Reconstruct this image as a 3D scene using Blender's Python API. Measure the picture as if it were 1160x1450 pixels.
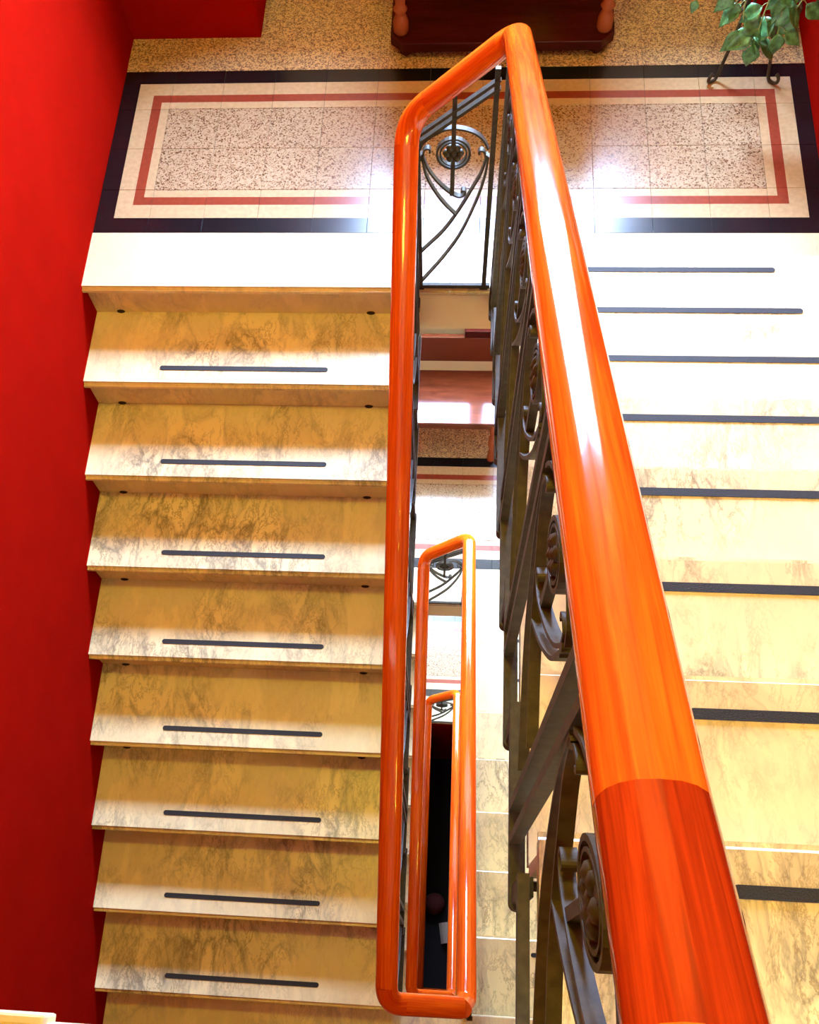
import bpy, bmesh, math, random
from mathutils import Vector, Matrix
random.seed(7)
S = bpy.context.scene
for o in list(bpy.data.objects): bpy.data.objects.remove(o)

# ------------------------------------------------------------------ dimensions
G, RISE = 0.30, 0.165            # tread going, riser height
STOREY = 18 * RISE               # two flights of nine risers
XL, XR = -1.345, 1.335           # side walls
YB = 1.62                        # window wall
YF = -4.2                        # wall behind the camera
LE, RE = -0.132, 0.172           # well-side ends of the left and right treads
YN = 0.018                       # first nosing of the right flight
OV = 0.03                        # nosing overhang

# ------------------------------------------------------------------ camera
cam = bpy.data.cameras.new('camera'); co = bpy.data.objects.new('camera', cam)
S.collection.objects.link(co); S.camera = co
a, b, c = math.radians(28.5) + -0.11958, -0.16633, 0.21322
ca, sa, cb, sb, cc, sc = math.cos(a), math.sin(a), math.cos(b), math.sin(b), math.cos(c), math.sin(c)
ROT = (Matrix(((cc, -sc, 0), (sc, cc, 0), (0, 0, 1))) @ Matrix(((1, 0, 0), (0, ca, -sa), (0, sa, ca)))
       @ Matrix(((cb, -sb, 0), (sb, cb, 0), (0, 0, 1))))
co.matrix_world = Matrix.Translation((0.03202, -2.29712, 2.69924)) @ ROT.to_4x4()
cam.sensor_fit = 'AUTO'; cam.sensor_width = 36
cam.lens = 1333.52 / 1450 * 36
cam.shift_x = (580 - 529.96753) / 1450; cam.shift_y = (873.03086 - 725) / 1450
cam.clip_start = 0.02

# ------------------------------------------------------------------ world, lights, exposure
W = bpy.data.worlds.new('world'); S.world = W; W.use_nodes = True
W.node_tree.nodes['Background'].inputs[0].default_value = (0.80, 0.90, 1.0, 1)
W.node_tree.nodes['Background'].inputs[1].default_value = 3.0
S.view_settings.view_transform = 'Standard'; S.view_settings.look = 'None'
S.view_settings.gamma = 1.0; S.view_settings.exposure = 0.0
S.view_settings.use_curve_mapping = False
WX0, WX1, WZ0, WZ1 = -0.45, 0.85, 1.02, 2.14     # window opening above each half landing
DAY = [1400, 1000, 900]
for i in range(3):                                # daylight just outside each landing window
    l = bpy.data.lights.new('daylight', 'AREA'); l.shape = 'RECTANGLE'
    l.size = WX1 - WX0 - 0.02; l.size_y = WZ1 - WZ0 - 0.02
    l.energy = DAY[i]; l.color = (0.42, 0.60, 1.0)
    lo = bpy.data.objects.new('daylight', l); S.collection.objects.link(lo)
    lo.location = ((WX0 + WX1) / 2, YB + 0.36, (WZ0 + WZ1) / 2 - i * STOREY)
    lo.rotation_euler = (math.radians(-90), 0, 0)
WARM = (1.0, 0.84, 0.045)

# ------------------------------------------------------------------ material helpers
def mat(name):
    m = bpy.data.materials.new(name); m.use_nodes = True
    nt = m.node_tree; return m, nt, nt.nodes['Principled BSDF']
def N(nt, t, **kw):
    n = nt.nodes.new(t)
    for k, v in kw.items():
        if k.startswith('i_'): n.inputs[k[2:].replace('_', ' ')].default_value = v
        else: setattr(n, k, v)
    return n
def L(nt, a, b): nt.links.new(a, b)
def ramp(nt, fac, stops, interp='LINEAR'):
    r = nt.nodes.new('ShaderNodeValToRGB'); r.color_ramp.interpolation = interp
    e = r.color_ramp.elements
    while len(e) > 1: e.remove(e[-1])
    e[0].position, e[0].color = stops[0][0], (*stops[0][1], 1)
    for p, col in stops[1:]:
        x = e.new(p); x.color = (*col, 1)
    L(nt, fac, r.inputs[0]); return r.outputs[0]
def mix(nt, fac, a, b, mode='MIX'):
    m = nt.nodes.new('ShaderNodeMix'); m.data_type = 'RGBA'; m.blend_type = mode
    for s, v in ((m.inputs[0], fac), (m.inputs[6], a), (m.inputs[7], b)):
        if isinstance(v, (int, float)): s.default_value = v
        elif isinstance(v, tuple): s.default_value = (*v, 1)
        else: L(nt, v, s)
    return m.outputs[2]
def mth(nt, op, a, b=None):
    m = nt.nodes.new('ShaderNodeMath'); m.operation = op
    for s, v in zip(m.inputs, (a, b)):
        if v is None: continue
        if isinstance(v, (int, float)): s.default_value = v
        else: L(nt, v, s)
    return m.outputs[0]
def bump(nt, bs, h, strength=0.2, dist=0.01):
    n = N(nt, 'ShaderNodeBump'); n.inputs['Strength'].default_value = strength; n.inputs['Distance'].default_value = dist
    L(nt, h, n.inputs['Height']); L(nt, n.outputs[0], bs.inputs['Normal'])

def plain(name, col, rough=0.5, metal=0.0, coat=0.0, var=0.12, scale=20, bmp=0.05, spec=0.5):
    m, nt, bs = mat(name)
    g = N(nt, 'ShaderNodeNewGeometry'); n = N(nt, 'ShaderNodeTexNoise', i_Scale=scale, i_Detail=4.0)
    L(nt, g.outputs['Position'], n.inputs['Vector'])
    d = tuple(x * (1 - var) for x in col); u = tuple(min(1, x * (1 + var)) for x in col)
    L(nt, ramp(nt, n.outputs[0], [(0.3, d), (0.7, u)]), bs.inputs['Base Color'])
    bs.inputs['Roughness'].default_value = rough; bs.inputs['Metallic'].default_value = metal
    bs.inputs['Coat Weight'].default_value = coat; bs.inputs['Specular IOR Level'].default_value = spec
    if bmp: bump(nt, bs, n.outputs[0], bmp, 0.004)
    return m

def marble(name, base, vein, stain, rough):
    m, nt, bs = mat(name)
    g = N(nt, 'ShaderNodeNewGeometry'); oi = N(nt, 'ShaderNodeObjectInfo')
    sh = N(nt, 'ShaderNodeVectorMath', operation='SCALE'); sh.inputs[0].default_value = (7, 13, 5); L(nt, oi.outputs['Random'], sh.inputs['Scale'])
    ad = N(nt, 'ShaderNodeVectorMath', operation='ADD'); L(nt, g.outputs['Position'], ad.inputs[0]); L(nt, sh.outputs[0], ad.inputs[1])
    mp = N(nt, 'ShaderNodeMapping'); mp.inputs['Scale'].default_value = (2.3, 1.0, 1.0); mp.inputs['Rotation'].default_value = (0, 0, 0.35); L(nt, ad.outputs[0], mp.inputs[0])
    w = N(nt, 'ShaderNodeTexNoise', i_Scale=3.2, i_Detail=6.0, i_Roughness=0.60, i_Distortion=0.5); L(nt, mp.outputs[0], w.inputs['Vector'])
    v = mth(nt, 'ABSOLUTE', mth(nt, 'SUBTRACT', w.outputs[0], 0.5))
    w2 = N(nt, 'ShaderNodeTexNoise', i_Scale=8.0, i_Detail=6.0, i_Roughness=0.72, i_Distortion=0.4); L(nt, mp.outputs[0], w2.inputs['Vector'])
    v2 = mth(nt, 'ABSOLUTE', mth(nt, 'SUBTRACT', w2.outputs[0], 0.5))
    cl = N(nt, 'ShaderNodeTexNoise', i_Scale=2.6, i_Detail=3.0); L(nt, ad.outputs[0], cl.inputs['Vector'])
    veinmask = ramp(nt, v, [(0.0, (1, 1, 1)), (0.022, (0.5, 0.5, 0.5)), (0.075, (0, 0, 0))])
    veinmask2 = ramp(nt, v2, [(0.0, (0.9, 0.9, 0.9)), (0.03, (0, 0, 0))])
    patch = ramp(nt, cl.outputs[0], [(0.42, (0.12, 0.12, 0.12)), (0.66, (1, 1, 1))])
    cloud = ramp(nt, w.outputs[0], [(0.35, tuple(x * 0.86 for x in base)), (0.6, base)])
    c1 = mix(nt, mth(nt, 'MULTIPLY', veinmask, mth(nt, 'MULTIPLY', patch, 0.85)), cloud, vein)
    c2 = mix(nt, mth(nt, 'MULTIPLY', veinmask2, mth(nt, 'MULTIPLY', patch, 0.8)), c1, stain)
    L(nt, c2, bs.inputs['Base Color'])
    bs.inputs['Roughness'].default_value = rough
    bs.inputs['Specular IOR Level'].default_value = 0.5
    return m

def terrazzo_nodes(nt, light):
    g = N(nt, 'ShaderNodeNewGeometry')
    vo = N(nt, 'ShaderNodeTexVoronoi', i_Scale=190.0); L(nt, g.outputs['Position'], vo.inputs['Vector'])
    se = N(nt, 'ShaderNodeSeparateColor'); L(nt, vo.outputs['Color'], se.inputs[0])
    ch = ramp(nt, se.outputs[0], [(0.0, (0.13, 0.065, 0.028)), (0.10, (0.26, 0.16, 0.08)), (0.30, (0.38, 0.27, 0.15)), (0.58, light)], 'CONSTANT')
    n = N(nt, 'ShaderNodeTexNoise', i_Scale=3.0, i_Detail=3.0); L(nt, g.outputs['Position'], n.inputs['Vector'])
    return mix(nt, 1.0, ch, ramp(nt, n.outputs[0], [(0.3, (0.85, 0.84, 0.82)), (0.7, (1, 1, 1))]), 'MULTIPLY'), g

def terrazzo(name):
    m, nt, bs = mat(name); col, g = terrazzo_nodes(nt, (0.66, 0.48, 0.22))
    L(nt, col, bs.inputs['Base Color']); bs.inputs['Roughness'].default_value = 0.33; return m

def bordered_tile(name):
    m, nt, bs = mat(name); col, g = terrazzo_nodes(nt, (0.45, 0.34, 0.20))
    sp = N(nt, 'ShaderNodeSeparateXYZ'); L(nt, g.outputs['Position'], sp.inputs[0])
    dx = mth(nt, 'MINIMUM', mth(nt, 'SUBTRACT', sp.outputs[0], XL), mth(nt, 'SUBTRACT', 1.342, sp.outputs[0]))
    dy = mth(nt, 'MINIMUM', mth(nt, 'SUBTRACT', sp.outputs[1], 0.26), mth(nt, 'SUBTRACT', 1.095, sp.outputs[1]))
    d = mth(nt, 'MULTIPLY', mth(nt, 'MINIMUM', dx, dy), 4.0)
    band = ramp(nt, d, [(0.0, (0.006, 0.006, 0.007)), (0.070 * 4, (0.51, 0.37, 0.19)), (0.133 * 4, (0.25, 0.045, 0.020)), (0.171 * 4, (0.51, 0.37, 0.19))], 'CONSTANT')
    n = N(nt, 'ShaderNodeTexNoise', i_Scale=60.0, i_Detail=4.0); L(nt, g.outputs['Position'], n.inputs['Vector'])
    band2 = mix(nt, 1.0, band, ramp(nt, n.outputs[0], [(0.3, (0.82, 0.82, 0.82)), (0.7, (1, 1, 1))]), 'MULTIPLY')
    L(nt, mix(nt, mth(nt, 'GREATER_THAN', d, 0.205 * 4), band2, col), bs.inputs['Base Color'])
    bs.inputs['Roughness'].default_value = 0.24; return m

def wood(name, light, dark, rough, coat, sc=1.0):
    m, nt, bs = mat(name)
    tc = N(nt, 'ShaderNodeTexCoord'); mp = N(nt, 'ShaderNodeMapping'); mp.inputs['Scale'].default_value = (3.0 * sc, 22 * sc, 1); L(nt, tc.outputs['UV'], mp.inputs[0])
    n = N(nt, 'ShaderNodeTexNoise', i_Scale=1.6, i_Detail=6.0, i_Roughness=0.62, i_Distortion=0.6); L(nt, mp.outputs[0], n.inputs['Vector'])
    m2 = N(nt, 'ShaderNodeMapping'); m2.inputs['Scale'].default_value = (1.2 * sc, 5 * sc, 1); L(nt, tc.outputs['UV'], m2.inputs[0])
    n2 = N(nt, 'ShaderNodeTexNoise', i_Scale=1.0, i_Detail=2.0); L(nt, m2.outputs[0], n2.inputs['Vector'])
    f = mth(nt, 'ADD', mth(nt, 'MULTIPLY', n.outputs[0], 0.55), mth(nt, 'MULTIPLY', n2.outputs[0], 0.45))
    mid = tuple((x + y) / 2 for x, y in zip(light, dark))
    L(nt, ramp(nt, f, [(0.36, dark), (0.50, mid), (0.60, light)]), bs.inputs['Base Color'])
    bs.inputs['Roughness'].default_value = rough; bs.inputs['Coat Weight'].default_value = coat; bs.inputs['Coat Roughness'].default_value = 0.08; bs.inputs['Specular IOR Level'].default_value = 0.0
    return m

M = dict(
    red=plain('red_wall_paint', (0.25, 0.004, 0.0015), 0.75, spec=0.0, var=0.06, scale=6, bmp=0.04),
    cream=plain('cream_plaster', (0.90, 0.80, 0.48), 0.7, var=0.04, scale=5),
    ceil=plain('white_ceiling_paint', (0.62, 0.48, 0.28), 0.8, var=0.03, scale=4),
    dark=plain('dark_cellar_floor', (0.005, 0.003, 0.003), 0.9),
    marble=marble('white_marble', (0.84, 0.70, 0.38), (0.20, 0.17, 0.12), (0.20, 0.13, 0.06), 0.32),
    edge=marble('cream_marble', (0.84, 0.70, 0.38), (0.45, 0.38, 0.28), (0.5, 0.4, 0.28), 0.26),
    terr=terrazzo('terrazzo'), tile=bordered_tile('bordered_terrazzo'),
    strip=plain('black_grip_tape', (0.014, 0.013, 0.013), 0.75, var=0.5, scale=400, bmp=0.3),
    wood=wood('varnished_handrail_wood', (0.74, 0.115, 0.005), (0.46, 0.036, 0.003), 0.5, 1.0),
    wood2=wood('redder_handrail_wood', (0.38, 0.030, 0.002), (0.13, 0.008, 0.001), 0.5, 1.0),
    iron=plain('wrought_iron', (0.040, 0.030, 0.014), 0.55, spec=0.25, var=0.35, scale=60, bmp=0.15),
    dwood=wood('dark_mahogany', (0.055, 0.007, 0.004), (0.03, 0.004, 0.003), 0.35, 0.3),
    lwood=wood('turned_leg_wood', (0.34, 0.095, 0.03), (0.22, 0.05, 0.018), 0.35, 0.3),
    bwood=wood('bench_wood', (0.15, 0.036, 0.016), (0.08, 0.018, 0.008), 0.3, 0.6),
    hole=plain('dark_grime', (0.02, 0.014, 0.01), 0.9),
    grout=plain('grey_grout', (0.07, 0.055, 0.04), 0.9),
    leaf=plain('ivy_leaf', (0.05, 0.15, 0.05), 0.36, var=0.7, scale=60, bmp=0.1),
    stem=plain('green_stem', (0.20, 0.22, 0.06), 0.6),
    pot=plain('terracotta_pot', (0.30, 0.10, 0.05), 0.7),
    soil=plain('potting_soil', (0.03, 0.02, 0.012), 0.95),
    frame=plain('white_window_paint', (0.78, 0.76, 0.70), 0.45, var=0.03),
    paper=plain('cream_paper', (0.62, 0.52, 0.40), 0.8, var=0.05),
    cap=plain('dull_red_cloth', (0.10, 0.008, 0.006), 0.9),
    brass=plain('brass', (0.6, 0.4, 0.14), 0.3, metal=1.0),
)
gm, nt, bs = mat('window_glass')
tr = N(nt, 'ShaderNodeBsdfTransparent'); gl = N(nt, 'ShaderNodeBsdfGlossy', i_Roughness=0.02);
mx = N(nt, 'ShaderNodeMixShader'); mx.inputs[0].default_value = 0.06; L(nt, tr.outputs[0], mx.inputs[1]); L(nt, gl.outputs[0], mx.inputs[2])
L(nt, mx.outputs[0], nt.nodes['Material Output'].inputs[0]); M['glass'] = gm
em, nt, bs = mat('lit_opal_glass')
bs.inputs['Base Color'].default_value = (0.9, 0.8, 0.6, 1); bs.inputs['Emission Color'].default_value = (1, 0.62, 0.22, 1); bs.inputs['Emission Strength'].default_value = 4.0
M['opal'] = em

# ------------------------------------------------------------------ mesh helpers
COL = S.collection
def link(name, bm, m, parent=None, smooth=False, bevel=0):
    if bevel:
        bmesh.ops.bevel(bm, geom=list(bm.edges), offset=bevel, segments=2, affect='EDGES', profile=0.6)
    bmesh.ops.recalc_face_normals(bm, faces=list(bm.faces))
    me = bpy.data.meshes.new(name); bm.to_mesh(me); bm.free()
    me.materials.append(M[m])
    if smooth:
        for p in me.polygons: p.use_smooth = True
    o = bpy.data.objects.new(name, me); COL.objects.link(o)
    if parent: o.parent = parent
    return o
def box(bm, x0, x1, y0, y1, z0, z1):
    vs = [bm.verts.new((x, y, z)) for x in (x0, x1) for y in (y0, y1) for z in (z0, z1)]
    for f in ((0, 1, 3, 2), (4, 6, 7, 5), (0, 4, 5, 1), (2, 3, 7, 6), (0, 2, 6, 4), (1, 5, 7, 3)):
        bm.faces.new([vs[i] for i in f])
    return bm
def boxes(*bs_):
    bm = bmesh.new()
    for q in bs_: box(bm, *q)
    return bm
def prism(pts, x0, x1):                     # (y, z) outline extruded along x
    bm = bmesh.new()
    A = [bm.verts.new((x0, y, z)) for y, z in pts]; B = [bm.verts.new((x1, y, z)) for y, z in pts]
    n = len(pts)
    for i in range(n): bm.faces.new((A[i], A[(i + 1) % n], B[(i + 1) % n], B[i]))
    bm.faces.new(A); bm.faces.new(B[::-1]); return bm
def empty(name, loc, label=None, cat=None, group=None):
    o = bpy.data.objects.new(name, None); COL.objects.link(o); o.location = loc
    o.empty_display_size = 0.1
    if label: tag(o, label, cat, group)
    return o
def tag(o, label, cat, group=None):
    o['label'] = label; o['category'] = cat
    if group: o['group'] = group
    return o
def sweep(bm, pts, prof, up=None, closed=False, caps=True, uvo=0.0):
    """profile (a,b) pairs swept along pts; a runs sideways, b along up"""
    P = [Vector(p) for p in pts]; n = len(P); m = len(prof); rings = []
    uvl = bm.loops.layers.uv.verify(); dist = [uvo]
    for i in range(1, n + (1 if closed else 0)): dist.append(dist[-1] + (P[i % n] - P[i - 1]).length)
    last = None
    for i in range(n):
        t = (P[(i + 1) % n] - P[i - 1]) if closed else (P[min(i + 1, n - 1)] - P[max(i - 1, 0)])
        t.normalize()
        if up is not None: u = Vector(up)
        else: u = last if last is not None else (Vector((0, 0, 1)) if abs(t.z) < 0.9 else Vector((0, 1, 0)))
        s = t.cross(u); s.normalize(); u = s.cross(t); u.normalize(); last = u
        rings.append([bm.verts.new(P[i] + s * q[0] + u * q[1]) for q in prof])
    for i in range(n if closed else n - 1):
        A, B = rings[i], rings[(i + 1) % n]
        for j in range(m):
            k = (j + 1) % m
            f = bm.faces.new((A[j], A[k], B[k], B[j]))
            for lp, (d, v) in zip(f.loops, ((dist[i], j / m), (dist[i], (j + 1) / m), (dist[i + 1], (j + 1) / m), (dist[i + 1], j / m))):
                lp[uvl].uv = (d, v)
    if caps and not closed:
        bm.faces.new([bm.verts.new(v.co) for v in rings[0][::-1]]); bm.faces.new([bm.verts.new(v.co) for v in rings[-1]])
    return bm
def circ(r, n=8, ry=None):
    ry = ry or r
    return [(r * math.cos(2 * math.pi * i / n), ry * math.sin(2 * math.pi * i / n)) for i in range(n)]
def rect(w, h): return [(-w / 2, -h / 2), (w / 2, -h / 2), (w / 2, h / 2), (-w / 2, h / 2)]
def crom(pts, n=6):                          # smooth curve through points
    P = [Vector(p) for p in pts]; P = [P[0] * 2 - P[1]] + P + [P[-1] * 2 - P[-2]]; out = []
    for i in range(1, len(P) - 2):
        a_, b_, c_, d_ = P[i - 1:i + 3]
        for k in range(n):
            t = k / n
            out.append(0.5 * ((2 * b_) + (c_ - a_) * t + (2 * a_ - 5 * b_ + 4 * c_ - d_) * t * t + (3 * b_ - a_ - 3 * c_ + d_) * t ** 3))
    out.append(P[-2]); return out
def lathe(bm, prof, x=0, y=0, n=16):         # prof: (radius, z)
    rg = [[bm.verts.new((x + r * math.cos(2 * math.pi * i / n), y + r * math.sin(2 * math.pi * i / n), z)) for i in range(n)] for r, z in prof]
    for a_, b_ in zip(rg, rg[1:]):
        for i in range(n): bm.faces.new((a_[i], a_[(i + 1) % n], b_[(i + 1) % n], b_[i]))
    bm.faces.new(rg[0][::-1]); bm.faces.new(rg[-1]); return bm
def ball(bm, c, r, sx=1, sy=1, sz=1, seg=8):
    bmesh.ops.create_uvsphere(bm, u_segments=seg, v_segments=max(4, seg // 2), radius=r,
                              matrix=Matrix.Translation(c) @ Matrix.Diagonal((sx, sy, sz, 1)))
def struct(o): o['kind'] = 'structure'; return o
def copy_tree(o, dz, label=None, parent=None):
    c_ = o.copy(); COL.objects.link(c_)
    if parent is None: c_.location = o.location + Vector((0, 0, dz))
    else: c_.parent = parent
    if label: c_['label'] = label
    for ch in list(o.children): copy_tree(ch, 0, None, c_)
    return c_

# ------------------------------------------------------------------ room shell
ZB, ZT = -4.5 * STOREY / 1.8, 4.4
ZB = -2.5 * STOREY                                    # ground floor level
struct(link('wall_left', boxes((XL - 0.2, XL, YF, YB + 0.42, ZB - 0.2, ZT)), 'red'))
struct(link('wall_right', boxes((XR, XR + 0.2, YF, YB + 0.42, ZB - 0.2, ZT)), 'red'))
struct(link('wall_near', boxes((XL, XR, YF - 0.2, YF, ZB - 0.2, ZT)), 'red'))
struct(link('ceiling', boxes((XL - 0.2, XR + 0.2, YF - 0.2, YB + 0.42, ZT, ZT + 0.2)), 'ceil'))
bm = bmesh.new(); zs = [ZB - 0.2]
box(bm, XL, WX0, YB, YB + 0.42, ZB - 0.2, ZT); box(bm, WX1, XR, YB, YB + 0.42, ZB - 0.2, ZT)
for i in (2, 1, 0):
    box(bm, WX0, WX1, YB, YB + 0.42, zs[-1], WZ0 - i * STOREY); zs.append(WZ1 - i * STOREY)
box(bm, WX0, WX1, YB, YB + 0.42, zs[-1], ZT)
struct(link('wall_far', bm, 'cream'))
struct(link('wall_pilaster', boxes((XL, -0.81, 1.285, YB, ZB, ZT)), 'red'))
struct(link('wall_pier', boxes((1.16, XR, 1.37, YB, ZB, ZT)), 'red'))
for i in range(3):
    dz = -i * STOREY; y0 = YB + 0.26
    w = struct(link('window_%d' % (i + 1), boxes((WX0, WX0 + 0.05, y0, y0 + 0.06, WZ0 + dz, WZ1 + dz), (WX1 - 0.05, WX1, y0, y0 + 0.06, WZ0 + dz, WZ1 + dz),
        (WX0 + 0.05, WX1 - 0.05, y0, y0 + 0.06, WZ0 + dz, WZ0 + 0.05 + dz), (WX0 + 0.05, WX1 - 0.05, y0, y0 + 0.06, WZ1 - 0.05 + dz, WZ1 + dz)), 'frame'))
    mxx = (WX0 + WX1) / 2
    link('mullion', boxes((mxx - 0.06, mxx + 0.06, y0 - 0.005, y0 + 0.06, WZ0 + 0.05 + dz, WZ1 - 0.05 + dz)), 'frame', w)
    link('pane', boxes((WX0 + 0.05, mxx - 0.06, y0 + 0.03, y0 + 0.034, WZ0 + 0.05 + dz, WZ1 - 0.05 + dz)), 'glass', w)
    link('pane', boxes((mxx + 0.06, WX1 - 0.05, y0 + 0.03, y0 + 0.034, WZ0 + 0.05 + dz, WZ1 - 0.05 + dz)), 'glass', w)
    link('window_sill', boxes((WX0 - 0.0, WX1 + 0.0, YB - 0.03, y0, WZ0 - 0.001 + dz, WZ0 + 0.02 + dz)), 'frame', w)

# floors: upper floor, storeys below and the half landings with their tiles
TX, TY, TT = 2.687 / 13, 0.835 / 4, 0.012
def tile_mesh(m):
    bm = boxes((0.0006, TX - 0.0006, 0.0006, TY - 0.0006, -TT, 0))
    bmesh.ops.bevel(bm, geom=[e for e in bm.edges if all(v.co.z > -0.001 for v in e.verts)], offset=0.0007, segments=1, affect='EDGES')
    bmesh.ops.recalc_face_normals(bm, faces=list(bm.faces))
    me = bpy.data.meshes.new('tile'); bm.to_mesh(me); bm.free(); me.materials.append(M[m]); return me
T_b, T_t = tile_mesh('tile'), tile_mesh('terr')
def landing(z, cols, rows):
    fl = struct(link('floor', boxes((XL, XR, 0.054, YB, z - 0.22, z - 0.015), (LE, RE, 0.008, 0.054, z - 0.22, z - 0.037)), 'cream'))
    g = link('grout_bed', boxes((XL, XR, 0.26, YB, z - 0.0145, z - 0.0035)), 'grout', fl)
    for x0, x1 in ((XL, 0.0005), (0.002, XR)):
        bm = boxes((x0, x1, 0.0, 0.2585, z - 0.036, z))
        bmesh.ops.bevel(bm, geom=[e for e in bm.edges if all(v.co.y < 0.001 for v in e.verts) and abs(e.verts[0].co.x - e.verts[1].co.x) > 0.1], offset=0.012, segments=3, affect='EDGES')
        link('marble_edge', bm, 'edge', fl)
    for j in range(6):
        for i in range(13):
            x = XL + i * TX; y = 0.26 + j * TY
            if y + TY > YB or x + TX > XR + 0.02: 
                if y + TY > YB: continue
            ym = 1.284 if x < -0.81 else 1.369 if x + TX > 1.17 else YB
            if cols[0] <= i <= cols[1] and j < rows and x < -0.81 < x + TX and y + TY > 1.284:       # cut piece beside the pilaster
                t = bpy.data.objects.new('tile', T_t); COL.objects.link(t); t.parent = fl
                yq = max(y, 1.286); t.location = (-0.809, yq, z); t.scale = ((x + TX + 0.809) / TX, (y + TY - yq) / TY, 1)
            if y > ym - 0.02: continue
            if not (cols[0] <= i <= cols[1] and j < rows): continue
            t = bpy.data.objects.new('tile', T_b if j < 4 else T_t); COL.objects.link(t)
            t.parent = fl; t.location = (x, y, z + random.uniform(-0.0006, 0.0002))
            if y + TY > ym: t.scale.y = (ym - y) / TY
            if i == 12: t.scale.x = (XR - x) / TX
    if cols != (0, 12):
        bm = bmesh.new()
        for i in range(13):
            if cols[0] <= i <= cols[1]: continue
            box(bm, XL + i * TX + 0.001, min(XL + (i + 1) * TX, XR) - 0.001, 0.261, 1.094, z - TT, z)
        o = link('tile_field', bm, 'tile', fl); o['kind'] = 'stuff'
    return fl
landing(0.0, (0, 12), 6)
landing(-STOREY, (4, 9), 6)
landing(-2 * STOREY, (4, 8), 4)
def storey(z, y1):
    fl = struct(link('floor', boxes((XL, XR, YF, y1 - 0.012, z - 0.22, z - 0.036)), 'cream'))
    bm = boxes((XL, XR, y1 - 0.26, y1, z - 0.0355, z)); link('marble_edge', bm, 'edge', fl, bevel=0.006)
    bm = bmesh.new(); n = 13
    for i in range(13):
        for j in range(7):
            box(bm, XL + i * TX + 0.001, min(XL + (i + 1) * TX, XR) - 0.001, max(YF, y1 - 0.262 - (j + 1) * TY) + 0.001, y1 - 0.262 - j * TY - 0.001, z - TT - 0.02, z)
    o = link('tile_field', bm, 'terr', fl); o['kind'] = 'stuff'
    return fl
f0 = storey(9 * RISE, -2.367)
link('corner_curb', boxes((XL, -0.436, -2.372, -2.357, 9 * RISE - 0.03, 9 * RISE + 0.012)), 'edge', f0, bevel=0.004)
storey(9 * RISE - STOREY, -2.40)
storey(9 * RISE - 2 * STOREY, -2.40)
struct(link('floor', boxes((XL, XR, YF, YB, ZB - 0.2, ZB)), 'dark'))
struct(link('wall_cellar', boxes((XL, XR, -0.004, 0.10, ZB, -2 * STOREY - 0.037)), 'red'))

# ------------------------------------------------------------------ stair flights
def strip_bm(x0, x1, y, w, z):
    bm = bmesh.new(); r = w / 2; pts = []
    for i in range(9): t = math.pi / 2 + math.pi * i / 8; pts.append((x0 + r + r * math.cos(t), y + r * math.sin(t)))
    for i in range(9): t = -math.pi / 2 + math.pi * i / 8; pts.append((x1 - r + r * math.cos(t), y + r * math.sin(t)))
    A = [bm.verts.new((p[0], p[1], z)) for p in pts]; B = [bm.verts.new((p[0], p[1], z + 0.002)) for p in pts]
    bm.faces.new(B); bm.faces.new(A[::-1]); n = len(pts)
    for i in range(n): bm.faces.new((A[i], A[(i + 1) % n], B[(i + 1) % n], B[i]))
    return bm
def round_front(bm, y, r=0.013):
    bmesh.ops.bevel(bm, geom=[e for e in bm.edges if all(abs(v.co.y - y) < 1e-5 for v in e.verts) and abs(e.verts[0].co.x - e.verts[1].co.x) > 0.1], offset=r, segments=3, affect='EDGES')
    return bm
def flight(side, label):
    root = empty('stair_flight', (0, 0, 0), label, 'stairs', 'marble stair flights')
    x0, x1 = (RE, XR) if side > 0 else (XL, LE)
    def Y(k): return YN - (k - 1) * G if side > 0 else -k * G
    TH = 0.036
    for k in range(1, 9):
        z = RISE * k * side; yn = Y(k)
        ya, yb = (yn, yn - G - OV) if side > 0 else (yn, yn + G + OV)
        bm = round_front(boxes((x0, x1, min(ya, yb), max(ya, yb), z - TH, z)), yn)
        t = link('tread', bm, 'marble', root)
        s0, s1 = (0.435, 1.063) if side > 0 else (-1.063, -0.435)
        ys = yn - 0.0705 if side > 0 else yn + 0.0757
        link('grip_strip', strip_bm(s0, s1, ys, 0.019, z), 'strip', t)
    for k in range(1, 10):
        if side > 0: yf = Y(k) - OV; zt = RISE * k - TH; zb = RISE * (k - 1); yy = (yf - 0.02, yf)
        else: yf = -(k - 1) * G + OV; zt = -RISE * (k - 1) - TH; zb = -RISE * k; yy = (yf, yf + 0.02)
        zb -= 0.0
        r = link('riser', boxes((x0, x1, yy[0], yy[1], zb + 0.0012, zt)), 'edge', root)
        if side < 0:
            for xh in (-1.25, -0.292):
                bm = bmesh.new(); ball(bm, (xh, yf, zb + 0.003), 0.013, 1.3, 0.55, 0.8, 8)
                link('fixing_notch', bm, 'hole', r, True)
    # concrete body under the steps
    up = []
    if side > 0:
        for k in range(1, 10):
            y = Y(k) - OV - 0.02; up += [(y, RISE * (k - 1) - TH), (y, RISE * k - TH)]
        up[0] = (up[0][0], 0.0 - 0.01)
        up = up[:-1]; yend = Y(9) - OV - 0.02
        pts = up + [(yend, RISE * 8 - 0.22), (up[0][0], -0.2 + 0.05)]
    else:
        for k in range(1, 10):
            y = -(k - 1) * G + OV + 0.02; up += [(y, -RISE * (k - 1) - TH), (y, -RISE * k - TH)]
        up = up[1:]
        yend = -8 * G - 0.0
        pts = up[:-1] + [(up[-1][0], -RISE * 9 + 0.0), (up[-1][0], -RISE * 9 - 0.15), (up[0][0], -RISE - 0.2)]
    link('stair_slab', prism(pts, x0 + (0.094 if side > 0 else 0.004), x1 - 0.004), 'cream', root)
    return root
R0 = flight(1, 'upper right flight of white marble steps descending away to the tiled landing')
L0 = flight(-1, 'left flight of veined marble steps beside the red wall')
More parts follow.
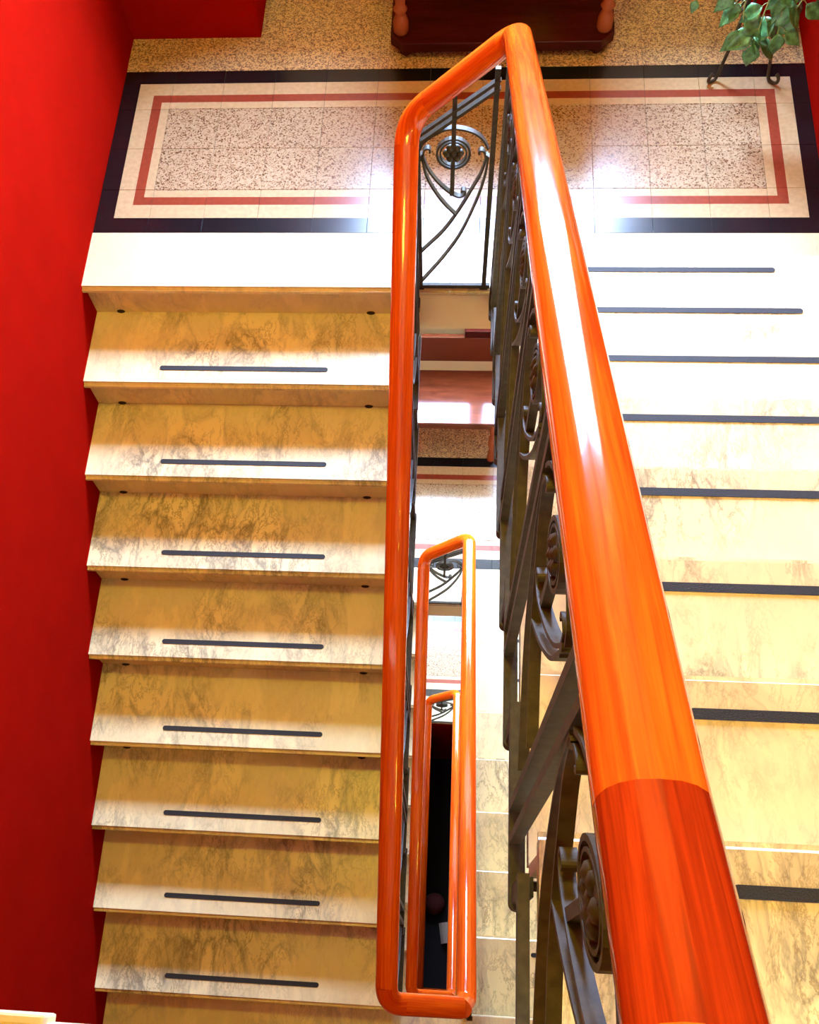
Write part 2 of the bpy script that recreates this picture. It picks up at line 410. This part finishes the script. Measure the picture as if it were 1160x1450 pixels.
copy_tree(R0, -STOREY, 'middle right flight of marble steps seen lower, between the two wooden rails')
copy_tree(L0, -STOREY, 'middle left flight, a thin slice of steps left of the second handrail loop')
copy_tree(R0, -2 * STOREY, 'lowest right flight of marble steps, deep in the stairwell')
copy_tree(L0, -2 * STOREY, 'lowest left flight of marble steps, deep in the stairwell')

# ------------------------------------------------------------------ wooden handrails
def fillet(P, rad, n=8):
    P = [Vector(p) for p in P]; out = [P[0]]
    for i in range(1, len(P) - 1):
        if rad[i] == 0: out.append(P[i]); continue
        a_, b_ = (P[i - 1] - P[i]), (P[i + 1] - P[i]); r = min(rad[i], a_.length * 0.48, b_.length * 0.48)
        A = P[i] + a_.normalized() * r; B = P[i] + b_.normalized() * r
        out.append(('bend', [A.lerp(P[i], t).lerp(P[i].lerp(B, t), t) for t in [k / n for k in range(n + 1)]]))
    out.append(P[-1]); return out
RAIL = [(0.036 * math.copysign(abs(math.cos(t)) ** 0.85, math.cos(t)), 0.029 * math.copysign(abs(math.sin(t)) ** 0.85, math.sin(t))) for t in [2 * math.pi * i / 20 for i in range(20)]]
def handrail(P, rad, label):
    root = empty('handrail', P[0], label, 'handrail', 'wooden handrail loops')
    seq = fillet(P, rad); cur = seq[0]; segs = []; d = 0
    for s in seq[1:]:
        if isinstance(s, tuple): segs.append(('rail_section', [cur, s[1][0]])); segs.append(('rail_bend', s[1])); cur = s[1][-1]
        else: segs.append(('rail_section', [cur, s])); cur = s
    inv = Matrix.Translation(-Vector(P[0]))
    for nm, pts in segs:
        if nm == 'rail_section':
            a_, b_ = pts; n = max(2, int((b_ - a_).length / 0.1)); pts = [a_.lerp(b_, i / n) for i in range(n + 1)]
            t = (b_ - a_).normalized(); pts[0] = a_ + t * 0.0004; pts[-1] = b_ - t * 0.0004
        bm = bmesh.new(); sweep(bm, [inv @ p for p in pts], RAIL, up=(0, 0, 1), uvo=random.uniform(0, 50))
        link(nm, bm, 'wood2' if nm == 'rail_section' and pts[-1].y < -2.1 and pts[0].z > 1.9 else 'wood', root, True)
    return root
def loop(dz, xr, xl, top):
    R1 = (xr, -2.36, 2.200); Rt = (0.163 if dz == 0 else xr, 0.015, 0.955)
    Lt = (xl, 0.015, 0.70); Lb = (xl + (0.006 if dz == 0 else -0.002), -2.36, -0.55)
    add = lambda p, e=0: (p[0], p[1], p[2] + dz + e)
    P = [add(R1), add(Rt), add(Lt), add(Lb)]
    return P
P0 = loop(0, 0.160, -0.131, True); P1 = loop(-STOREY, 0.136, -0.1175, False); P2 = loop(-2 * STOREY, 0.134, -0.116, False)
handrail([(XL + 0.01, -2.36, 2.40), (-0.10, -2.36, 2.40), (0.160, -2.365, 2.215), (0.160, -2.19, 2.112)] + P0[1:] + [(0.117, -2.362, -0.70)], [0, 0.05, 0.05, 0, 0.05, 0.08, 0.06, 0],
         'uppermost orange wooden handrail running from the bottom right corner round the landing')
handrail([(0.1185, -2.362, -0.701), (P1[0][0], -2.34, P1[0][2] - 0.02)] + P1[1:] + [(0.117, -2.362, -0.70 - STOREY)], [0, 0.02, 0.06, 0.07, 0.06, 0],
         'second wooden handrail loop, one storey down inside the stairwell')
handrail([(0.1185, -2.362, -0.701 - STOREY), (P2[0][0], -2.34, P2[0][2] - 0.02)] + P2[1:] + [(0.117, -2.362, -0.70 - 2 * STOREY)], [0, 0.02, 0.06, 0.07, 0.06, 0],
         'smallest wooden handrail loop around the dark bottom of the stairwell')

# ------------------------------------------------------------------ wrought iron balustrades
# curves of one panel, (s, h): s across, h above the bottom bar line
ARCH = [(-.095, .600), (-.084, .625), (-.055, .650), (-.022, .668), (.016, .672), (.059, .659), (.089, .634), (.106, .600)]
SCROLLS = [
    ARCH,
    [(-.092, .560), (-.086, .580), (-.083, .597), (-.072, .604), (-.065, .597), (-.067, .588)],
    [(.104, .560), (.099, .575), (.095, .590), (.086, .596), (.079, .590), (.082, .582)],
    [(-.090, .585), (-.071, .526), (-.042, .478), (-.006, .438), (.022, .421), (.040, .427), (.044, .442), (.035, .446), (.031, .438)],
    [(-.092, .580), (-.078, .504), (-.051, .441), (-.019, .388), (.016, .344)],
    [(.104, .580), (.090, .514), (.062, .446), (.019, .351), (-.028, .269), (-.096, .183)],
    [(.108, .575), (.100, .492), (.075, .388), (.030, .257), (-.027, .149), (-.096, .040)],
]
def motif(root, F, nrm, sx=1.0, spear_top=0.835):
    """F(s, h) -> point; nrm = panel normal"""
    for c_ in SCROLLS:
        bm = bmesh.new(); sweep(bm, crom([F(s * sx, h) for s, h in c_], 5), rect(0.0058, 0.016), up=nrm)
        link('scroll', bm, 'iron', root)
    bm = bmesh.new()
    for rr in (0.049, 0.039):
        sweep(bm, [F(0.004 + rr * math.cos(t), 0.583 + rr * 1.08 * math.sin(t)) for t in [2 * math.pi * i / 24 for i in range(24)]], rect(0.006 if rr > .04 else .004, 0.014), up=nrm, closed=True)
    rg = link('ring', bm, 'iron', root)
    bm = bmesh.new()
    for i in range(6):
        t = 2 * math.pi * i / 6; p = F(0.004 + 0.020 * math.cos(t), 0.583 + 0.020 * math.sin(t)); ball(bm, p, 0.0125, seg=8)
    ball(bm, F(0.004, 0.583), 0.012)
    link('rosette', bm, 'iron', rg, True)
    bm = bmesh.new(); sweep(bm, [F(0.002, 0.425), F(0.006, spear_top)], rect(0.013, 0.013), up=nrm)
    ball(bm, F(0.006, spear_top), 0.014, sz=1.3)
    link('spear', bm, 'iron', root)
def end_panel(label):
    root = empty('iron_railing', (0.0, 0.010, 0.0), label, 'railing panel', 'landing end panels')
    F = lambda s, h: Vector((s, 0, h))
    for x, w, zt in ((-.102, .015, .66), (.120, .015, .862)):
        link('upright', boxes((x - w / 2, x + w / 2, -.006, .006, 0.0205, zt)), 'iron', root)
    link('bottom_bar', boxes((-.125, .141, -.006, .006, 0.004, 0.0205)), 'iron', root)
    for off in (0.0, -0.026):
        bm = bmesh.new(); sweep(bm, [F(-.108, .640 + off), F(.128, .640 + off + .236 * .80)], rect(0.009, 0.016), up=(0, -1, 0))
        link('top_bar', bm, 'iron', root)
    link('foot', boxes((-.118, -.090, -.009, .009, 0.0005, 0.0042), (.106, .134, -.009, .009, 0.0005, 0.0042)), 'iron', root)
    motif(root, F, (0, -1, 0))
    return root
E0 = end_panel('black scrolled iron panel across the end of the well on the upper landing')
copy_tree(E0, -STOREY, 'small scrolled iron panel on the second landing, seen inside the well')
copy_tree(E0, -2 * STOREY, 'tiny scrolled iron panel on the lowest landing, above dark red wall')

BARS = {1: [(k, (YN - (k - 1) * G) - 0.10, (YN - (k - 1) * G) + 0.24, RISE * k - 0.17) for k in range(1, 9)] + [(0, -0.045, 0.06, -0.04)],
        -1: [(k, -k * G - 0.02, -k * G + G + 0.02, -RISE * k - 0.10) for k in range(1, 9)] + [(0, -0.05, 0.0, -0.04)]}
BARS[1][0] = (1, -0.082, 0.052, RISE - 0.17 - 0.034)
BARS[1][-1] = (9, -2.3655, YN - 8 * G + 0.24, RISE * 9 - 0.17)
def balustrade(side, label):
    def bar_top(y): return max([z for k, y0, y1, z in BARS[side] if y0 - 0.012 <= y <= y1 + 0.012] or [-0.05]) + 0.0003
    root = empty('iron_balustrade', (0, 0, 0), label, 'balustrade', 'flight balustrades')
    xp = 0.150 if side > 0 else -0.114
    sl = -RISE / G * side                              # dz/dy along the flight
    nos = (lambda y: RISE * (1 + (YN - y) / G)) if side > 0 else (lambda y: RISE * y / G)
    if side > 0: top = lambda y: 0.955 + (0.015 - y) * (2.200 - 0.955) / 2.375 - 0.030
    else: top = lambda y: 0.70 + (y - 0.015) * (1.25) / 2.375 - 0.030
    ya, yb = (-0.02, -2.40) if side > 0 else (-0.03, -2.34)
    X = lambda y, z, d=0: Vector((xp + d, y, z))
    for off in (0.012, 0.040):
        bm = bmesh.new(); sweep(bm, [X(ya, top(ya) - off), X(yb, top(yb) - off)], rect(0.012, 0.008), up=(0, 0, 1)); link('top_bar', bm, 'iron', root)
    # tall end post at the landing
    yo = 0.0 if side > 0 else -0.012
    xo = 0.146 if side > 0 else -.110
    p = 0.375
    yc = [-2.235 + p * j for j in range(6)]
    bounds = [y - p / 2 for y in yc] + [yc[-1] + p / 2]
    for bnd in bounds:
        for d in (-0.026, 0.026):
            y = bnd + d
            if y < yb: continue
            link('upright', boxes((xp - .009, xp + .009, y - .007, y + .007, bar_top(y), top(y) - .016)), 'iron', root)
    y = ya - 0.006
    link('upright', boxes((xp - .009, xp + .009, y - .008, y + .008, bar_top(y), top(y) - .005)), 'iron', root)
    for y0 in yc:
        def F(s, h, y0=y0):
            y = y0 + s * side
            f = (h - 0.02) / 0.65
            return X(y, nos(y) + 0.02 + f * (top(y) - nos(y) - 0.075))
        motif(root, F, (-1, 0, 0), 1.40, 0.70)
    # stepped string of flat bars beside the treads, with fixing pins
    e = side > 0
    xa = (xp - 0.008, xp + 0.017) if e else (xp - 0.013, xp + 0.010)
    for k, y0, y1, z in BARS[side]:
        r = 0.013; pts = [(xa[1] if e else xa[0], y0), (xa[1] if e else xa[0], y1), (xa[0] if e else xa[1], y1)]
        for q in range(6):
            t = math.pi / 2 * q / 5
            if e: pts.append((xa[0] + r - r * math.cos(t), y0 + r - r * math.sin(t)))
            else: pts.append((xa[1] - r + r * math.cos(t), y0 + r - r * math.sin(t)))
        if k == 9: pts = [(min(p_[0], xa[1] - .008), p_[1]) for p_ in pts]
        bm = bmesh.new(); A = [bm.verts.new((p_[0], p_[1], z - .028)) for p_ in pts]; B = [bm.verts.new((p_[0], p_[1], z)) for p_ in pts]; n = len(pts)
        bm.faces.new(A); bm.faces.new(B)
        for q in range(n): bm.faces.new((A[q], A[(q + 1) % n], B[(q + 1) % n], B[q]))
        if e and k > 0: box(bm, xa[0] + .004, xa[1], y1 - .03, y1 - .002, z - RISE + .001, z - .028)
        if not e and k < 8: box(bm, xa[0], xa[1] - .004, y0 + .012, y0 + .04, z - RISE + .001, z - .028)
        link('step_bracket', bm, 'iron', root)
        yn = YN - (k - 1) * G if e else -k * G
        if k in (0, 9): continue
        yp = yn - 0.06 if e else yn + 0.15
        bm = bmesh.new()
        sweep(bm, [(xa[0] + .01, yp, z - .014), ((0.2655 if e else LE - 0.002), yp, z - .014)], circ(0.008, 8), up=(0, 0, 1))
        link('fixing_pin', bm, 'iron', root)
    return root
BR = balustrade(1, 'dark scrolled iron balustrade under the nearest thick handrail on the right')
BL = balustrade(-1, 'dark iron balustrade under the left handrail of the upper loop')
copy_tree(BR, -STOREY, 'iron balustrade under the right rail of the second handrail loop')
copy_tree(BL, -STOREY, 'iron balustrade under the left rail of the second handrail loop')
copy_tree(BR, -2 * STOREY, 'iron balustrade under the right rail of the smallest handrail loop')
copy_tree(BL, -2 * STOREY, 'iron balustrade under the left rail of the smallest handrail loop')

# ------------------------------------------------------------------ console table on the upper landing
def turned(h, r=0.030):
    return [(r * .75, 0), (r, .012), (r * 1.02, .05), (r * .72, .075), (r * .62, .085), (r * .95, .10), (r * .62, .115), (r * .70, .14),
            (r * 1.08, .20), (r * .98, .28), (r * .66, h - .16), (r * .60, h - .13), (r * .9, h - .115), (r * .6, h - .10), (r, h - .085), (r, h)]
con = empty('console_table', (0.168, 1.36, 0), 'dark mahogany console table with turned legs on a low plinth, under the landing window', 'table')
def chamfer_board(x, y0, y1, z0, z1, c=0.05):
    bm = bmesh.new(); o = [(-x, y1), (-x, y0 + c), (-x + c, y0), (x - c, y0), (x, y0 + c), (x, y1)]
    A = [bm.verts.new((p[0], p[1], z0)) for p in o]; B = [bm.verts.new((p[0], p[1], z1)) for p in o]; n = len(o)
    bm.faces.new(A[::-1]); bm.faces.new(B)
    for i in range(n): bm.faces.new((A[i], A[(i + 1) % n], B[(i + 1) % n], B[i]))
    uv = bm.loops.layers.uv.verify()
    for f in bm.faces:
        for l in f.loops: l[uv].uv = (l.vert.co.x, l.vert.co.y + l.vert.co.z)
    return bm
def feet(parent, x, ys, h, m='lwood'):
    for sx in (-1, 1):
        for y in ys:
            bm = lathe(bmesh.new(), [(.016, 0), (.026, .010), (.028, .022), (.020, h)], sx * x, y, 12); link('bun_foot', bm, m, parent, True)
feet(con, .375, (-.18, .17), .035, 'dwood')
link('lower_shelf', chamfer_board(.436, -.225, .225, .035, .075), 'dwood', con, bevel=0.004)
for sx in (-1, 1):
    for y in (-.165, .17):
        bm = lathe(bmesh.new(), [(r, z + .075) for r, z in turned(.62)], sx * .394, y, 16); link('leg', bm, 'lwood', con, True)
link('back_panel', boxes((-.36, .36, .195, .21, .075, .695)), 'dwood', con)
link('apron', boxes((-.40, .40, -.19, .20, .6955, .775)), 'dwood', con)
link('table_top', chamfer_board(.47, -.245, .235, .7755, .80), 'dwood', con, bevel=0.004)

# ------------------------------------------------------------------ bench on the second landing
ben = empty('bench', (0.02, 1.27, -STOREY), 'polished brown wooden bench with low back rail, under the second landing window', 'bench')
link('seat', chamfer_board(.36, -.21, .20, .445, .477, .02), 'bwood', ben, bevel=0.005)
for sx in (-1, 1):
    bm = lathe(bmesh.new(), [(r, z) for r, z in turned(.445, .028)], sx * .27, -.185, 14); link('leg', bm, 'lwood', ben, True)
    link('leg', boxes((sx * .31 - .022, sx * .31 + .022, .205, .245, 0, .84)), 'bwood', ben, bevel=.004)
link('back_rail', boxes((-.287, .287, .208, .24, .56, .80)), 'bwood', ben, bevel=.006)
link('crest', boxes((.06, .287, .204, .244, .801, .865)), 'dwood', ben, bevel=.006)
link('apron', boxes((-.24, .24, -.19, -.165, .385, .444)), 'bwood', ben)

# ------------------------------------------------------------------ plant stand with trailing plant
PX, PY = 1.09, 1.08
st = empty('plant_stand', (PX, PY, 0), 'black wrought iron plant stand with curled feet by the right wall', 'plant stand')
for ang in (-2.5, -0.70, 1.55):
    dx, dy = math.cos(ang), math.sin(ang)
    pr = [(.150, .045), (.163, .030), (.160, .012), (.142, .006), (.124, .014), (.112, .06), (.085, .20), (.070, .34), (.085, .48), (.125, .58), (.128, .66), (.11, .70)]
    bm = bmesh.new(); sweep(bm, crom([(dx * r, dy * r, z) for r, z in pr], 5), circ(0.0065, 8), up=(-dy, dx, 0)); link('leg', bm, 'iron', st, True)
    sp = [(.075 + .045 * (1 - i / 18) * math.cos(i * .55 + 3.1) + .045, .30 + .045 * (1 - i / 18) * math.sin(i * .55 + 3.1)) for i in range(17)]
    bm = bmesh.new(); sweep(bm, [(dx * r, dy * r, z) for r, z in sp], circ(0.005, 6), up=(-dy, dx, 0)); link('scroll', bm, 'iron', st, True)
for zz, rr in ((.70, .118), (.34, .073)):
    bm = bmesh.new(); sweep(bm, [(rr * math.cos(t), rr * math.sin(t), zz) for t in [2 * math.pi * i / 28 for i in range(28)]], circ(.006, 8), up=(0, 0, 1), closed=True); link('hoop', bm, 'iron', st, True)
pt = empty('potted_plant', (PX, PY, .615), 'trailing green leafy plant spilling from a pot on the iron stand', 'plant')
bm = lathe(bmesh.new(), [(.070, 0), (.092, .09), (.110, .17), (.118, .172), (.120, .205), (.108, .205), (.104, .188)], 0, 0, 24); link('pot', bm, 'pot', pt, True)
bm = lathe(bmesh.new(), [(.09, .17), (.103, .1885), (.05, .196)], 0, 0, 20); link('soil', bm, 'soil', pt)
def leaf_bm(ln, wd):
    bm = bmesh.new(); prof = [(0, .06), (.10, .62), (.25, .98), (.42, .95), (.62, .66), (.82, .28), (1, 0.0)]; rows = []
    for t, w in prof:
        cz = -0.16 * ln * t * t; hw = wd / 2 * w
        rows.append([bm.verts.new((sx * hw, t * ln - (0.05 * ln if abs(sx) == 1 and t < .05 else 0), cz + abs(sx) * hw * 0.30)) for sx in (-1, -.5, 0, .5, 1)])
    for a_, b_ in zip(rows, rows[1:]):
        for i in range(4): bm.faces.new((a_[i], a_[i + 1], b_[i + 1], b_[i]))
    bmesh.ops.remove_doubles(bm, verts=bm.verts, dist=1e-5)
    g = bmesh.ops.extrude_face_region(bm, geom=list(bm.faces)); bmesh.ops.translate(bm, vec=(0, 0, 0.0009), verts=[e for e in g['geom'] if isinstance(e, bmesh.types.BMVert)])
    return bm
leaf_meshes = []
for i in range(3):
    o = link('leaf', leaf_bm(.080 + .012 * i, .056 + .006 * i), 'leaf', pt, True); leaf_meshes.append(o.data); bpy.data.objects.remove(o)
def put_leaf(p, out, roll, sc, stem):
    q = Vector(out).normalized(); z = Vector((0.1 * random.uniform(-1, 1), -0.55 + .2 * random.uniform(-1, 1), 0.85)); x = q.cross(z).normalized(); z = x.cross(q)
    R = Matrix((x, q, z)).transposed() @ Matrix.Rotation(roll, 3, 'Y')
    o = bpy.data.objects.new('leaf', random.choice(leaf_meshes)); COL.objects.link(o); o.parent = pt
    o.matrix_local = Matrix.Translation(p) @ R.to_4x4() @ Matrix.Scale(sc, 4)
def vine(pts, n, sc=1.0, start=0.25):
    C_ = crom([Vector(p) - Vector(pt.location) for p in pts], 8)
    bm = bmesh.new(); sweep(bm, C_, circ(0.0022, 6)); link('stem', bm, 'stem', pt, True)
    for i in range(n):
        f = start + (1 - start) * (i + .3) / n; k = min(int(f * (len(C_) - 1)), len(C_) - 2); p = C_[k]; t = (C_[k + 1] - C_[k]).normalized()
        s = -1 if i % 2 else 1
        d = Vector((s * random.uniform(.5, 1.0), random.uniform(-.35, .1), random.uniform(-.5, -.05))) + t * 0.5
        pe = p + d.normalized() * random.uniform(.018, .03)
        bm = bmesh.new(); sweep(bm, [p, p.lerp(pe, .5) + Vector((0, 0, .004)), pe], circ(0.0014, 5)); link('leaf_stalk', bm, 'stem', pt, True)
        put_leaf(pe, d, random.uniform(-.5, .5), sc * random.uniform(.8, 1.1), p)
    put_leaf(C_[-1], (C_[-1] - C_[-2]), 0, sc * .9, None)
vine([(1.02, 1.00, .815), (.98, .90, .84), (.955, .84, .62), (.965, .83, .40), (1.02, .82, .31)], 9)
vine([(1.06, .99, .815), (1.05, .88, .83), (1.04, .83, .60), (1.03, .82, .40), (1.03, .82, .29)], 9)
vine([(1.11, 1.00, .815), (1.13, .90, .83), (1.12, .84, .62), (1.09, .83, .44), (1.10, .82, .33)], 9)
vine([(1.14, 1.03, .815), (1.18, .94, .82), (1.17, .86, .60), (1.15, .84, .46), (1.13, .83, .40)], 8)
vine([(1.15, 1.06, .815), (1.22, .97, .81), (1.23, .88, .62), (1.21, .85, .50)], 7, .9)
vine([(1.04, 1.00, .815), (1.00, .87, .84), (.93, .82, .62), (.925, .81, .45)], 6, .85)
vine([(1.09, .99, .815), (1.09, .87, .82), (1.07, .81, .62), (1.065, .81, .46)], 7, .9)
vine([(.98, 1.03, .815), (.90, .93, .83), (.83, .84, .64), (.79, .80, .47)], 3, .55, .05)

# ------------------------------------------------------------------ litter at the bottom of the well
pa = bmesh.new(); sweep(pa, [(-.045, .0, .012), (-.02, .0, .060), (.015, .0, .085), (.045, 0, .075)], rect(.0015, .20), up=(0, 1, 0))
o = tag(link('folded_paper', pa, 'paper'), 'pale folded sheet of paper at the dark bottom of the well', 'paper'); o.location = (.10, -1.80, ZB + .001); o.rotation_euler.z = .15
bm = lathe(bmesh.new(), [(.10, 0), (.11, .02), (.10, .10), (.06, .14), (.01, .15)], 0, 0, 20)
o = tag(link('cloth_bundle', bm, 'cap', None, True), 'dull red rounded bundle at the dark bottom of the well', 'bundle'); o.location = (-.01, -1.52, ZB + .001)

# ------------------------------------------------------------------ warm lamps
def lamp(x, y, z, drop, power, label, rad=0.11):
    root = empty('ceiling_lamp', (x, y, z), label, 'lamp')
    bm = lathe(bmesh.new(), [(.055, -.03), (.06, -.012), (.06, -.001)], 0, 0, 16); link('canopy', bm, 'brass', root, True)
    bm = bmesh.new(); sweep(bm, [(0, 0, -.03), (0, 0, -drop + rad)], circ(.006, 8), up=(0, 1, 0)); link('rod', bm, 'brass', root)
    bm = bmesh.new(); ball(bm, (0, 0, -drop), rad, seg=24); g = link('globe', bm, 'opal', root, True); g.visible_shadow = True
    l = bpy.data.lights.new('bulb', 'POINT'); l.energy = power; l.color = WARM; l.shadow_soft_size = rad + 0.01
    o = bpy.data.objects.new('bulb', l); COL.objects.link(o); o.parent = root; o.location = (0, 0, -drop)
lamp(-0.35, -0.90, ZT, 0.90, 800, 'opal globe lamp hanging over the stairwell from the top ceiling')
lamp(0.70, -3.10, ZT, 0.45, 330, 'added opal globe fill lamp near the top ceiling, unseen behind the viewer')  # added unseen fill, brightens the landing edge, near treads and ironwork
lamp(0.95, -3.0, 9 * RISE - 0.22, 0.28, 75, 'opal globe lamp hanging under the top floor')
lamp(0.95, -3.0, 9 * RISE - 0.22 - STOREY, 0.28, 110, 'opal globe lamp hanging under the storey below')
